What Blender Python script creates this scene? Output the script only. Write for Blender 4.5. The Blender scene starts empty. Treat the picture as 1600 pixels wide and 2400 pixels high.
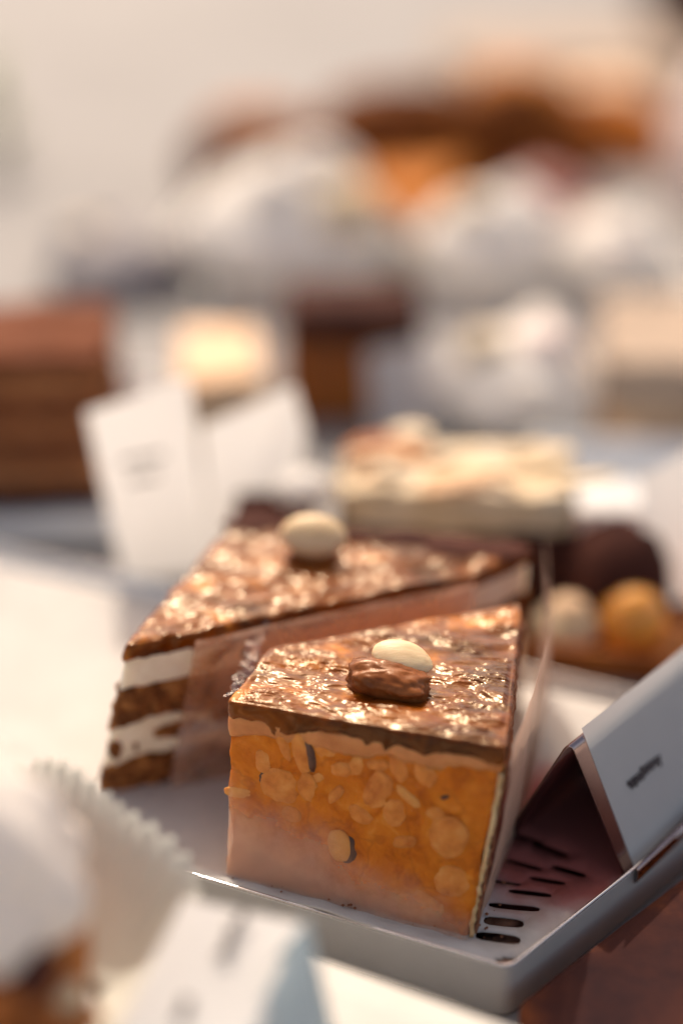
import bpy, bmesh, math, random
import numpy as np
from mathutils import Vector, geometry

# ------------------------------------------------------------------ camera, sky, sun
K = 0.01                       # everything below is written in centimetres
R = math.radians
scene = bpy.context.scene
C = scene.collection
cam_d = bpy.data.cameras.new("camera")
cam = bpy.data.objects.new("camera", cam_d)
C.objects.link(cam)
scene.camera = cam
cam.location = (-0.517 * K, -27.485 * K, 24.045 * K)
cam.rotation_euler = (R(90 - 27), 0, 0)
cam_d.sensor_fit = 'VERTICAL'
cam_d.sensor_height = 36
cam_d.lens = 57.42
cam_d.clip_start = 0.01
cam_d.clip_end = 500
cam_d.dof.use_dof = True
cam_d.dof.focus_distance = 34.2 * K
cam_d.dof.aperture_fstop = 2.3

SUN_EL, SUN_AZ = 50.0, 104.0     # azimuth counted from +X towards +Y: behind the cakes, a little to the left
world = bpy.data.worlds.new("World")
scene.world = world
world.use_nodes = True
wn = world.node_tree
sky = wn.nodes.new('ShaderNodeTexSky')
sky.sky_type = 'NISHITA'
sky.sun_disc = False
sky.sun_elevation = R(SUN_EL)
sky.sun_rotation = R(90 - SUN_AZ)
sky.air_density = 0.7
sky.dust_density = 4.0
sky.ozone_density = 0.6
bg = wn.nodes['Background']
bg.inputs['Strength'].default_value = 0.15
wb = wn.nodes.new('ShaderNodeMix')            # the photograph's warm white balance, the same over the whole sky
wb.data_type = 'RGBA'
wb.blend_type = 'MULTIPLY'
wb.inputs[0].default_value = 1.0
wb.inputs[7].default_value = (1.18, 1.0, 0.80, 1)
wn.links.new(sky.outputs[0], wb.inputs[6])
wn.links.new(wb.outputs[2], bg.inputs[0])

sun_d = bpy.data.lights.new("sun", 'SUN')
sun_d.energy = 2.0
sun_d.angle = R(0.6)
sun_d.color = (1.0, 0.90, 0.76)
sun = bpy.data.objects.new("sun", sun_d)
C.objects.link(sun)
sd = Vector((math.cos(R(SUN_EL)) * math.cos(R(SUN_AZ)), math.cos(R(SUN_EL)) * math.sin(R(SUN_AZ)), math.sin(R(SUN_EL))))
sun.rotation_euler = sd.to_track_quat('Z', 'Y').to_euler()
scene.view_settings.view_transform = 'Standard'
scene.view_settings.look = 'None'
scene.view_settings.gamma = 1
scene.view_settings.exposure = 0.78
scene.cycles.caustics_reflective = False
scene.cycles.caustics_refractive = False
scene.cycles.transparent_max_bounces = 16
scene.cycles.sample_clamp_indirect = 6

# ------------------------------------------------------------------ numpy noise
rng = np.random.RandomState(7)
_perm = rng.permutation(256)
_perm = np.concatenate([_perm, _perm, _perm])
_g = rng.normal(size=(256, 3))
_g /= np.linalg.norm(_g, axis=1)[:, None]

def perlin(P):
    P = np.asarray(P, float)
    i = np.floor(P).astype(int)
    f = P - i
    i &= 255
    u = f * f * f * (f * (f * 6 - 15) + 10)
    out = 0
    for dx in (0, 1):
        wx = u[..., 0] if dx else 1 - u[..., 0]
        for dy in (0, 1):
            wy = u[..., 1] if dy else 1 - u[..., 1]
            for dz in (0, 1):
                wz = u[..., 2] if dz else 1 - u[..., 2]
                h = _perm[_perm[_perm[i[..., 0] + dx] + i[..., 1] + dy] + i[..., 2] + dz]
                g = _g[h]
                d = g[..., 0] * (f[..., 0] - dx) + g[..., 1] * (f[..., 1] - dy) + g[..., 2] * (f[..., 2] - dz)
                out = out + wx * wy * wz * d
    return out * 1.5

def fbm(P, oct=4, lac=2.0, gain=0.5, ridge=False):
    P = np.asarray(P, float)
    a, s, o = 1.0, 0.0, 0
    for k in range(oct):
        n = perlin(P + 17.3 * k)
        if ridge:
            n = 1 - 2 * np.abs(n) * 1.3
        o = o + a * n
        s += a
        a *= gain
        P = P * lac
    return o / s

# ------------------------------------------------------------------ materials
def nodes(name):
    m = bpy.data.materials.new(name)
    m.use_nodes = True
    t = m.node_tree
    return m, t, t.nodes, t.links, t.nodes['Principled BSDF']

def ramp_set(r, stops):
    e = r.color_ramp.elements
    while len(e) > 1:
        e.remove(e[-1])
    e[0].position = stops[0][0]
    e[0].color = (*stops[0][1], 1)
    for p, c in stops[1:]:
        k = e.new(p)
        k.color = (*c, 1)

def mat(name, stops, scale=1.0, detail=5, rough=0.5, bump=0.0, bscale=8.0, sss=0.0, srad=(1, .4, .15), sscale=0.25,
        spec=0.5, metal=0.0, coat=0.0, stretch=(1, 1, 1), rough2=None, voro=None, distort=0.0, bdetail=6, transl=0.0, tint=None):
    m, t, n, l, b = nodes(name)
    tc = n.new('ShaderNodeTexCoord')
    mp = n.new('ShaderNodeMapping')
    mp.inputs['Scale'].default_value = tuple(100 * s for s in stretch)
    l.new(tc.outputs['Object'], mp.inputs['Vector'])
    if isinstance(stops, tuple):
        b.inputs['Base Color'].default_value = (*stops, 1)
    else:
        nz = n.new('ShaderNodeTexNoise')
        nz.inputs['Scale'].default_value = scale
        nz.inputs['Detail'].default_value = detail
        nz.inputs['Roughness'].default_value = 0.6
        nz.inputs['Distortion'].default_value = distort
        l.new(mp.outputs[0], nz.inputs['Vector'])
        r = n.new('ShaderNodeValToRGB')
        ramp_set(r, stops)
        l.new(nz.outputs['Fac'], r.inputs[0])
        l.new(r.outputs[0], b.inputs['Base Color'])
        if rough2 is not None:
            mr = n.new('ShaderNodeMapRange')
            mr.inputs[1].default_value = 0.3
            mr.inputs[2].default_value = 0.7
            mr.inputs[3].default_value = rough
            mr.inputs[4].default_value = rough2
            l.new(nz.outputs['Fac'], mr.inputs[0])
            l.new(mr.outputs[0], b.inputs['Roughness'])
    if rough2 is None:
        b.inputs['Roughness'].default_value = rough
    b.inputs['Specular IOR Level'].default_value = spec
    b.inputs['Metallic'].default_value = metal
    b.inputs['Coat Weight'].default_value = coat
    b.inputs['Coat Roughness'].default_value = 0.08
    if sss:
        b.inputs['Subsurface Weight'].default_value = sss
        b.inputs['Subsurface Radius'].default_value = srad
        b.inputs['Subsurface Scale'].default_value = sscale * K
    if bump:
        bz = n.new('ShaderNodeTexNoise')
        bz.inputs['Scale'].default_value = bscale
        bz.inputs['Detail'].default_value = bdetail
        bz.inputs['Roughness'].default_value = 0.65
        l.new(mp.outputs[0], bz.inputs['Vector'])
        bp = n.new('ShaderNodeBump')
        bp.inputs['Strength'].default_value = 1.0
        bp.inputs['Distance'].default_value = bump * K
        h = bz.outputs['Fac']
        if voro:
            v = n.new('ShaderNodeTexVoronoi')
            v.inputs['Scale'].default_value = voro
            l.new(mp.outputs[0], v.inputs['Vector'])
            mm = n.new('ShaderNodeMath')
            mm.operation = 'ADD'
            l.new(h, mm.inputs[0])
            l.new(v.outputs['Distance'], mm.inputs[1])
            h = mm.outputs[0]
        l.new(h, bp.inputs['Height'])
        l.new(bp.outputs[0], b.inputs['Normal'])
    if transl:
        tr = n.new('ShaderNodeBsdfTranslucent')
        if isinstance(stops, tuple):
            tr.inputs[0].default_value = (*stops, 1)
        else:
            l.new(r.outputs[0], tr.inputs[0])
        mx = n.new('ShaderNodeMixShader')
        mx.inputs[0].default_value = transl
        l.new(b.outputs[0], mx.inputs[1])
        l.new(tr.outputs[0], mx.inputs[2])
        l.new(mx.outputs[0], n['Material Output'].inputs[0])
    if tint:
        b.inputs['Specular Tint'].default_value = (*tint, 1)
    return m

def film_mat(name, tint=(0.97, 0.94, 0.9), rough=0.06, ior=1.5, haze=0.0, haze_col=(0.8, 0.72, 0.66), haze_scale=0.6,
             haze_axis=None, haze_from=0.0, haze_to=1.0, haze_rise=1.0, bump=0.0, bscale=2.0):
    """clear plastic: transparent with Fresnel gloss; haze = milky glass veil painted in as diffuse colour, whose edge follows haze_axis (direction in cm, object space)"""
    m, t, n, l, b = nodes(name)
    n.remove(b)
    out = n['Material Output']
    tr = n.new('ShaderNodeBsdfTransparent')
    tr.inputs[0].default_value = (*tint, 1)
    gl = n.new('ShaderNodeBsdfGlossy')
    gl.inputs['Roughness'].default_value = rough
    fr = n.new('ShaderNodeFresnel')
    fr.inputs[0].default_value = ior
    mx = n.new('ShaderNodeMixShader')
    l.new(fr.outputs[0], mx.inputs[0])
    l.new(tr.outputs[0], mx.inputs[1])
    l.new(gl.outputs[0], mx.inputs[2])
    tc = n.new('ShaderNodeTexCoord')
    mp = n.new('ShaderNodeMapping')
    mp.inputs['Scale'].default_value = (100, 100, 100)
    l.new(tc.outputs['Object'], mp.inputs[0])
    if bump:
        bz = n.new('ShaderNodeTexNoise')
        bz.inputs['Scale'].default_value = bscale
        bz.inputs['Detail'].default_value = 4
        l.new(mp.outputs[0], bz.inputs['Vector'])
        bp = n.new('ShaderNodeBump')
        bp.inputs['Distance'].default_value = bump * K
        l.new(bz.outputs['Fac'], bp.inputs['Height'])
        l.new(bp.outputs[0], gl.inputs['Normal'])
        l.new(bp.outputs[0], fr.inputs['Normal'])
    last = mx
    if haze:
        df = n.new('ShaderNodeBsdfDiffuse')
        df.inputs[0].default_value = (*haze_col, 1)
        tl = n.new('ShaderNodeBsdfTranslucent')
        tl.inputs[0].default_value = (*haze_col, 1)
        m1 = n.new('ShaderNodeMixShader')
        m1.inputs[0].default_value = 0.4
        l.new(df.outputs[0], m1.inputs[1])
        l.new(tl.outputs[0], m1.inputs[2])
        nz = n.new('ShaderNodeTexNoise')
        nz.inputs['Scale'].default_value = haze_scale
        nz.inputs['Detail'].default_value = 6
        nz.inputs['Roughness'].default_value = 0.6
        l.new(mp.outputs[0], nz.inputs['Vector'])
        if haze_axis:
            dp = n.new('ShaderNodeVectorMath')
            dp.operation = 'DOT_PRODUCT'
            dp.inputs[1].default_value = haze_axis
            l.new(mp.outputs[0], dp.inputs[0])
            a = n.new('ShaderNodeMath')
            a.operation = 'MULTIPLY_ADD'
            a.inputs[1].default_value = 2.0
            l.new(nz.outputs['Fac'], a.inputs[0])
            l.new(dp.outputs['Value'], a.inputs[2])
            src = a.outputs[0]
        else:
            src = nz.outputs['Fac']
        mr = n.new('ShaderNodeMapRange')
        mr.interpolation_type = 'SMOOTHSTEP'
        mr.inputs[1].default_value = haze_from
        mr.inputs[2].default_value = haze_to
        mr.inputs[3].default_value = 0.0
        mr.inputs[4].default_value = haze
        l.new(src, mr.inputs[0])
        m2 = n.new('ShaderNodeMixShader')
        l.new(mr.outputs[0], m2.inputs[0])
        l.new(mx.outputs[0], m2.inputs[1])
        l.new(m1.outputs[0], m2.inputs[2])
        last = m2
    l.new(last.outputs[0], out.inputs[0])
    return m

M = {}
M['glaze'] = mat('caramel_glaze', [(0.38, (0.055, 0.011, 0.002)), (0.56, (0.17, 0.038, 0.003)), (0.74, (0.56, 0.18, 0.010))], scale=0.75, rough=0.15,
                 rough2=0.23, bump=0.004, bscale=7, stretch=(0.8, 1.3, 1), spec=0.4, tint=(1.0, 0.74, 0.44), distort=0.6)
M['nougat'] = mat('caramel_nougat', [(0.28, (0.42, 0.100, 0.006)), (0.45, (0.64, 0.180, 0.010)), (0.6, (0.73, 0.235, 0.018)), (0.74, (0.82, 0.36, 0.07))], scale=1.6, detail=12, distort=0.8, rough=0.8,
                  bump=0.05, bscale=9, bdetail=10, sss=0.35, srad=(1, .42, .1), sscale=0.14, spec=0.15)
def veins(m, scale, width, dark):
    '''thin darker fissures running through a cut face'''
    t = m.node_tree
    n, l = t.nodes, t.links
    b = n['Principled BSDF']
    src = b.inputs['Base Color'].links[0].from_socket
    mp = [k for k in n if k.type == 'MAPPING'][0]
    nz = n.new('ShaderNodeTexNoise')
    nz.inputs['Scale'].default_value = scale
    nz.inputs['Detail'].default_value = 4
    nz.inputs['Distortion'].default_value = 0.8
    l.new(mp.outputs[0], nz.inputs['Vector'])
    a = n.new('ShaderNodeMath')
    a.operation = 'SUBTRACT'
    a.inputs[1].default_value = 0.5
    l.new(nz.outputs['Fac'], a.inputs[0])
    c = n.new('ShaderNodeMath')
    c.operation = 'ABSOLUTE'
    l.new(a.outputs[0], c.inputs[0])
    mr = n.new('ShaderNodeMapRange')
    mr.inputs[1].default_value = 0
    mr.inputs[2].default_value = width
    mr.inputs[3].default_value = 0.45
    mr.inputs[4].default_value = 0
    l.new(c.outputs[0], mr.inputs[0])
    mx = n.new('ShaderNodeMix')
    mx.data_type = 'RGBA'
    l.new(mr.outputs[0], mx.inputs[0])
    l.new(src, mx.inputs[6])
    mx.inputs[7].default_value = (*dark, 1)
    l.new(mx.outputs[2], b.inputs['Base Color'])
veins(M['nougat'], 0.75, 0.03, (0.42, 0.11, 0.01))
M['praline'] = mat('praline_cream', [(0.35, (0.50, 0.17, 0.04)), (0.65, (0.66, 0.27, 0.08))], scale=1.5, rough=0.5, bump=0.01, bscale=6, sss=0.4, sscale=0.2)
M['nut'] = mat('cut_hazelnut', [(0.3, (0.56, 0.17, 0.03)), (0.5, (0.74, 0.28, 0.06)), (0.7, (0.82, 0.38, 0.11))], scale=2.5, rough=0.7, spec=0.2, bump=0.04, bscale=9, sss=0.3, sscale=0.12)
M['nut_pale'] = mat('pale_nut', [(0.3, (0.66, 0.26, 0.055)), (0.7, (0.80, 0.40, 0.12))], scale=2.5, rough=0.7, spec=0.2, bump=0.04, bscale=9, sss=0.3, sscale=0.12)
M['skin'] = mat('nut_skin', [(0.3, (0.05, 0.016, 0.012)), (0.7, (0.13, 0.045, 0.025))], scale=5, rough=0.4, bump=0.02, bscale=12)
M['almond'] = mat('blanched_almond', [(0.3, (0.58, 0.38, 0.19)), (0.6, (0.74, 0.55, 0.32))], scale=1.5, stretch=(0.6, 3, 3), rough=0.45, bump=0.014, bscale=4, sss=0.35, sscale=0.2, srad=(1, .6, .3))
M['choc'] = mat('milk_chocolate', [(0.3, (0.13, 0.034, 0.009)), (0.7, (0.27, 0.085, 0.022))], scale=1.5, rough=0.17, rough2=0.32, bump=0.012, bscale=5, stretch=(1, 2.4, 1), spec=0.4, tint=(1.0, 0.75, 0.55))
M['sponge'] = mat('cocoa_sponge', [(0.33, (0.035, 0.011, 0.005)), (0.48, (0.24, 0.085, 0.024)), (0.66, (0.50, 0.22, 0.07))], scale=2.6, detail=8, rough=0.75, bump=0.14, bscale=9, voro=6, spec=0.2)
M['cream'] = mat('white_cream', [(0.25, (0.74, 0.65, 0.50)), (0.55, (0.84, 0.77, 0.64)), (0.75, (0.87, 0.82, 0.72))], scale=1.4, rough=0.55, bump=0.05, bscale=6, sss=0.3, sscale=0.3, srad=(1, .8, .6))
M['side_cream'] = mat('buttery_cream', [(0.3, (0.60, 0.36, 0.16)), (0.7, (0.76, 0.55, 0.30))], scale=2.5, rough=0.6, bump=0.03, bscale=9, sss=0.3, sscale=0.2)
M['crust'] = mat('cocoa_crust', [(0.3, (0.16, 0.05, 0.02)), (0.7, (0.36, 0.14, 0.06))], scale=5, rough=0.7, bump=0.06, bscale=16)
M['paper'] = mat('white_paper', [(0.3, (0.60, 0.57, 0.54)), (0.7, (0.66, 0.63, 0.60))], scale=0.6, spec=0.1, rough=0.8, bump=0.01, bscale=14)
M['liner'] = mat('liner_paper', [(0.3, (0.46, 0.435, 0.41)), (0.7, (0.53, 0.50, 0.475))], scale=0.6, spec=0.1, rough=0.8, bump=0.01, bscale=14)
def painted_shade(m, ctr, r0, r1, col):
    '''shade of the slice and holder painted into the paper colour, with an uneven edge'''
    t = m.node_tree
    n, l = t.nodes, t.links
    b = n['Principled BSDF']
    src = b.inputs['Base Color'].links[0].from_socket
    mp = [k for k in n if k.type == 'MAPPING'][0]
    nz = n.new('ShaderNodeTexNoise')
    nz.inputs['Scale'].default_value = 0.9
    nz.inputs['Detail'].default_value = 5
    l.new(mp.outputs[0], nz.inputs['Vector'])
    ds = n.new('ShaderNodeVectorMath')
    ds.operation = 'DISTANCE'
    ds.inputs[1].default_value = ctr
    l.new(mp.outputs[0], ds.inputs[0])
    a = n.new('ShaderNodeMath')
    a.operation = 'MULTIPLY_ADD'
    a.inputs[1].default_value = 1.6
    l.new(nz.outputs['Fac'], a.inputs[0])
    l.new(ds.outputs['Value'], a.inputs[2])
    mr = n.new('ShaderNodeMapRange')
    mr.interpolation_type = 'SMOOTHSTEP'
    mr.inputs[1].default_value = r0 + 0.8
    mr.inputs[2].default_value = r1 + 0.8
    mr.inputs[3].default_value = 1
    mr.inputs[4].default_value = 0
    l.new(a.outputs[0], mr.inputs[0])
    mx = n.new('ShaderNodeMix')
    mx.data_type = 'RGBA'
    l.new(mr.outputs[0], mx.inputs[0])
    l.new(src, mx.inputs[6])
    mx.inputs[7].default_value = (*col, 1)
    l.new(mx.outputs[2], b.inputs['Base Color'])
painted_shade(M['liner'], (4.3, -1.2, 0.0), 1.7, 3.5, (0.33, 0.10, 0.085))  # maroon shade right of the front slice, painted into the liner colour
M['blue_card'] = mat('pale_blue_card', [(0.3, (0.62, 0.69, 0.71)), (0.7, (0.68, 0.75, 0.77))], scale=0.8, rough=0.5, transl=0.4)
M['card'] = mat('white_card', [(0.3, (0.76, 0.75, 0.74)), (0.7, (0.80, 0.79, 0.78))], scale=0.8, rough=0.5, bump=0.004, bscale=30, transl=0.45)
M['cup'] = mat('fluted_paper', [(0.3, (0.68, 0.67, 0.60)), (0.7, (0.74, 0.73, 0.66))], scale=0.6, rough=0.6, transl=0.3)
M['ink'] = mat('dark_ink', [(0.3, (0.03, 0.025, 0.035)), (0.7, (0.06, 0.05, 0.06))], scale=3, rough=0.5)
M['enamel'] = mat('pale_tray_metal', [(0.3, (0.72, 0.72, 0.71)), (0.7, (0.78, 0.78, 0.77))], scale=0.8, rough=0.33, spec=0.6, metal=0.2, bump=0.002, bscale=6)
M['steel'] = mat('brushed_steel', [(0.3, (0.56, 0.55, 0.54)), (0.7, (0.66, 0.65, 0.64))], scale=2.0, stretch=(0.3, 0.3, 6), rough=0.4, metal=1.0, bump=0.002, bscale=6)
M['bright_steel'] = mat('polished_steel', [(0.3, (0.50, 0.48, 0.49)), (0.7, (0.62, 0.60, 0.60))], scale=1.0, rough=0.16, metal=1.0)
M['counter'] = mat('pale_counter', [(0.3, (0.195, 0.188, 0.187)), (0.7, (0.255, 0.246, 0.244))], scale=0.08, spec=0.15, rough=0.6, bump=0.01, bscale=3)
M['box'] = mat('white_board', [(0.3, (0.48, 0.465, 0.435)), (0.7, (0.54, 0.525, 0.495))], scale=0.5, spec=0.15, rough=0.7, bump=0.004, bscale=10)
M['whip'] = mat('whipped_cream', [(0.3, (0.84, 0.79, 0.73)), (0.7, (0.90, 0.86, 0.81))], scale=0.5, spec=0.2, rough=0.6, bump=0.05, bscale=1.5, transl=0.3)
M['gold'] = mat('golden_pastry', [(0.3, (0.56, 0.40, 0.22)), (0.5, (0.68, 0.54, 0.36)), (0.7, (0.72, 0.62, 0.48))], spec=0.2, scale=0.8, rough=0.6, bump=0.06, bscale=3)
M['bread'] = mat('brown_crust', [(0.3, (0.20, 0.055, 0.014)), (0.5, (0.36, 0.11, 0.022)), (0.7, (0.52, 0.20, 0.04))], scale=0.35, spec=0.2, rough=0.6, bump=0.05, bscale=2)
M['peach'] = mat('peach_pastry', [(0.3, (0.66, 0.40, 0.22)), (0.7, (0.80, 0.58, 0.38))], spec=0.2, scale=0.3, rough=0.55, bump=0.04, bscale=2)
M['pink'] = mat('pink_icing', [(0.3, (0.74, 0.58, 0.52)), (0.7, (0.82, 0.70, 0.64))], scale=0.3, rough=0.4)
M['mauve'] = mat('berry_mousse', [(0.3, (0.30, 0.10, 0.09)), (0.7, (0.44, 0.18, 0.15))], scale=0.3, spec=0.25, rough=0.5)
M['orange'] = mat('orange_fruit', [(0.3, (0.72, 0.26, 0.02)), (0.7, (0.85, 0.42, 0.06))], scale=0.8, rough=0.25, sss=0.4, sscale=0.4, coat=0.5)
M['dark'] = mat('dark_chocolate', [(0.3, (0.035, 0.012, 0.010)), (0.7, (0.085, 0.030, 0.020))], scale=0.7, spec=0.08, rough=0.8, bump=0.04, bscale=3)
M['green'] = mat('green_leaf', [(0.3, (0.07, 0.10, 0.02)), (0.7, (0.16, 0.20, 0.05))], scale=0.8, rough=0.5)
M['loaf'] = mat('dark_loaf', [(0.3, (0.10, 0.028, 0.007)), (0.7, (0.22, 0.068, 0.012))], scale=0.3, spec=0.08, rough=0.8)
M['brown_layer'] = mat('brown_layer', [(0.3, (0.10, 0.030, 0.013)), (0.7, (0.19, 0.060, 0.024))], scale=0.8, spec=0.1, rough=0.8, bump=0.05, bscale=2)
M['light_layer'] = mat('tan_layer', [(0.3, (0.28, 0.105, 0.04)), (0.7, (0.42, 0.18, 0.075))], scale=0.8, spec=0.1, rough=0.8, bump=0.05, bscale=2)
M['beige'] = mat('beige_crumb', [(0.3, (0.34, 0.26, 0.20)), (0.7, (0.44, 0.34, 0.26))], scale=0.3, spec=0.1, rough=0.8)
M['lilac'] = mat('grey_mousse', [(0.3, (0.30, 0.27, 0.27)), (0.7, (0.38, 0.35, 0.34))], scale=0.4, spec=0.15, rough=0.7)
M['caramel'] = mat('matte_caramel', [(0.3, (0.40, 0.12, 0.02)), (0.7, (0.54, 0.20, 0.04))], scale=0.4, spec=0.1, rough=0.7)
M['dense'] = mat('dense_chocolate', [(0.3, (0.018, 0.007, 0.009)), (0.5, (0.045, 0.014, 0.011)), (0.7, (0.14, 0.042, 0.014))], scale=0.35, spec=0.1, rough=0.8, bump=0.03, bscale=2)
M['holder'] = mat('bronzed_steel', [(0.3, (0.36, 0.26, 0.25)), (0.7, (0.46, 0.34, 0.32))], scale=1.0, rough=0.2, metal=1.0)
M['bowl'] = mat('grey_bowl', (0.22, 0.21, 0.215), rough=0.55)
M['film'] = film_mat('clear_film')
M['ground'] = mat('paving_stone', [(0.3, (0.38, 0.35, 0.31)), (0.7, (0.48, 0.45, 0.40))], scale=0.02, rough=0.8)

# ------------------------------------------------------------------ object helpers
def thing(name, label, cat, loc=(0, 0, 0), group=None):
    o = bpy.data.objects.new(name, None)
    o.empty_display_size = 0.01
    C.objects.link(o)
    o.location = tuple(c * K for c in loc)
    o['label'] = label
    o['category'] = cat
    if group:
        o['group'] = group
    o['_b'] = list(loc)
    return o

def base(o):
    while o is not None:
        if '_b' in o:
            return np.array(o['_b'])
        o = o.parent
    return np.zeros(3)

def mesh(name, V, F, m, parent=None, smooth=True, loc=None):
    """V in world centimetres; stored relative to the parent thing's base (or to loc)"""
    V = np.asarray(V, float)
    b = base(parent) if parent is not None else np.array(loc if loc is not None else (0, 0, 0), float)
    me = bpy.data.meshes.new(name)
    me.from_pydata(((V - b) * K).tolist(), [], [tuple(f) for f in F])
    me.materials.append(m)
    if smooth:
        me.polygons.foreach_set('use_smooth', [True] * len(me.polygons))
    me.update()
    bm = bmesh.new()
    bm.from_mesh(me)
    bmesh.ops.recalc_face_normals(bm, faces=bm.faces)
    bm.to_mesh(me)
    bm.free()
    o = bpy.data.objects.new(name, me)
    C.objects.link(o)
    if parent is not None:
        o.parent = parent
    else:
        o.location = tuple(b * K)
    return o

def tag(o, label, cat, group=None):
    o['label'] = label
    o['category'] = cat
    if group:
        o['group'] = group
    return o

def clean():
    for o in C.objects:
        if '_b' in o:
            del o['_b']

def grid_faces(nu, nv, off=0, wrap=False):
    F = []
    w = nu if wrap else nu - 1
    for j in range(nv - 1):
        for i in range(w):
            i2 = (i + 1) % nu
            F.append((off + j * nu + i, off + j * nu + i2, off + (j + 1) * nu + i2, off + (j + 1) * nu + i))
    return F

def round_square(a, b, r):
    """round the corners of the square [-1,1]^2 (points anywhere in it)"""
    pa, pb = np.abs(a), np.abs(b)
    p = np.clip((pa - (1 - r)) / r, 0, 1)
    q = np.clip((pb - (1 - r)) / r, 0, 1)
    p2 = p * np.sqrt(1 - q * q / 2)
    q2 = q * np.sqrt(1 - p * p / 2)
    a2 = np.where(pa > 1 - r, np.sign(a) * (1 - r + r * p2), a)
    b2 = np.where(pb > 1 - r, np.sign(b) * (1 - r + r * q2), b)
    return a2, b2

class Block:
    """a cake block: bottom quad and top quad (front-left, front-right, back-right, back-left), cut into layers"""
    def __init__(s, qb, qt, z0, z1, r=0.06):
        s.qb, s.qt, s.z0, s.z1, s.r = np.array(qb, float), np.array(qt, float), z0, z1, r
        s.ctr = s.qb.mean(0)

    def pos(s, a, b, t):
        a, b = round_square(np.asarray(a, float), np.asarray(b, float), s.r)
        u, v = (a + 1) / 2, (b + 1) / 2
        def bil(q):
            return ((q[0] * ((1 - u) * (1 - v))[..., None] + q[1] * (u * (1 - v))[..., None]
                     + q[2] * (u * v)[..., None] + q[3] * ((1 - u) * v)[..., None]))
        t = np.broadcast_to(t, u.shape)
        xy = bil(s.qb) * (1 - t)[..., None] + bil(s.qt) * t[..., None]
        return np.concatenate([xy, (s.z0 + (s.z1 - s.z0) * t)[..., None]], -1)

    def ring(s, N):
        k = np.linspace(-1, 1, N + 1)[:-1]
        o = np.ones(N)
        a = np.concatenate([k, o, -k, -o])
        b = np.concatenate([-o, k, o, -k])
        return a, b

    def layer(s, name, m, parent, t0, t1, N=60, rows=10, amp=0.03, nscale=3.0, oct=4, proud=0.0, w0=0.0, w1=0.0, wscale=1.2, seed=0,
              top=None, seed0=None, seed1=None, lip=0.0, ws_oct=3):
        a, b = s.ring(N)
        n4 = 4 * N
        P0 = s.pos(a, b, t0)
        H = s.z1 - s.z0
        def wav(w, sd):
            q = P0.copy()
            q[:, 2] = 0
            return w * fbm(q * wscale + 31.7 * sd, ws_oct) / H
        tb = t0 + wav(w0, seed0 if seed0 is not None else seed)
        tt = t1 + wav(w1, seed1 if seed1 is not None else seed + 5)
        V = []
        # outward normal in plan
        Pm = s.pos(a, b, 0.5)[:, :2]
        tg = np.roll(Pm, -1, 0) - np.roll(Pm, 1, 0)
        nr = np.stack([tg[:, 1], -tg[:, 0]], 1)
        nr /= np.linalg.norm(nr, axis=1)[:, None] + 1e-9
        for j in range(rows + 1):
            f = j / rows
            t = tb * (1 - f) + tt * f
            P = s.pos(a, b, t)
            d = amp * fbm(P * nscale + 11.1 * seed, oct) + proud
            if lip:
                d = d + lip * math.sin(math.pi * min(1, f * 1.0)) ** 0.6 - (lip * 0.6 if j == rows else 0)
            P[:, :2] += nr * d[:, None]
            V.append(P)
        V = np.concatenate(V)
        F = grid_faces(n4, rows + 1, 0, True)
        # bottom cap
        F.append(tuple(range(n4 - 1, -1, -1)))
        # top cap as a grid whose rim is the last row
        k = np.linspace(-1, 1, N + 1)
        A, B = np.meshgrid(k, k)            # B rows
        idx = -np.ones((N + 1, N + 1), int)
        last = rows * n4
        for i in range(N):
            idx[0, i] = last + i
            idx[i, N] = last + N + i
            idx[N, N - i] = last + 2 * N + i
            idx[N - i, 0] = last + 3 * N + i
        inner = idx < 0
        ai, bi = A[inner], B[inner]
        G = s.pos(ai, bi, np.full(ai.shape, t1))
        edge = np.minimum(1 - np.abs(ai), 1 - np.abs(bi))
        if top is not None:
            G[:, 2] += top(G) * np.clip(edge / 0.05, 0.35, 1)
            V[last:, 2] += top(V[last:]) * 0.35
        idx[inner] = len(V) + np.arange(inner.sum())
        V = np.concatenate([V, G])
        for j in range(N):
            for i in range(N):
                F.append((idx[j, i], idx[j, i + 1], idx[j + 1, i + 1], idx[j + 1, i]))
        return mesh(name, V, F, m, parent)

def sheet(name, fn, nu, nv, m, parent=None, thick=0.0, loc=None, smooth=True):
    """fn(u,v) arrays -> (n,3) cm points; a thin solid sheet"""
    u, v = np.meshgrid(np.linspace(0, 1, nu), np.linspace(0, 1, nv))
    P = fn(u.ravel(), v.ravel())
    F = grid_faces(nu, nv)
    o = mesh(name, P, F, m, parent, smooth, loc)
    if thick:
        solid(o, thick)
    return o

def solid(o, thick, offset=-1):
    md = o.modifiers.new('solid', 'SOLIDIFY')
    md.thickness = thick * K
    md.offset = offset
    return o

def quad_card(name, q, m, parent=None, thick=0.04, loc=None, bend=0.0, n=6):
    q = np.array(q, float)          # tl, tr, br, bl
    nrm = np.cross(q[1] - q[0], q[3] - q[0])
    nrm /= np.linalg.norm(nrm)
    def fn(u, v):
        P = (q[0] * ((1 - u) * (1 - v))[:, None] + q[1] * (u * (1 - v))[:, None] + q[2] * (u * v)[:, None] + q[3] * ((1 - u) * v)[:, None])
        return P + nrm * (bend * 4 * u * (1 - u))[:, None]
    return sheet(name, fn, n, n, m, parent, 0, loc)

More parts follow.
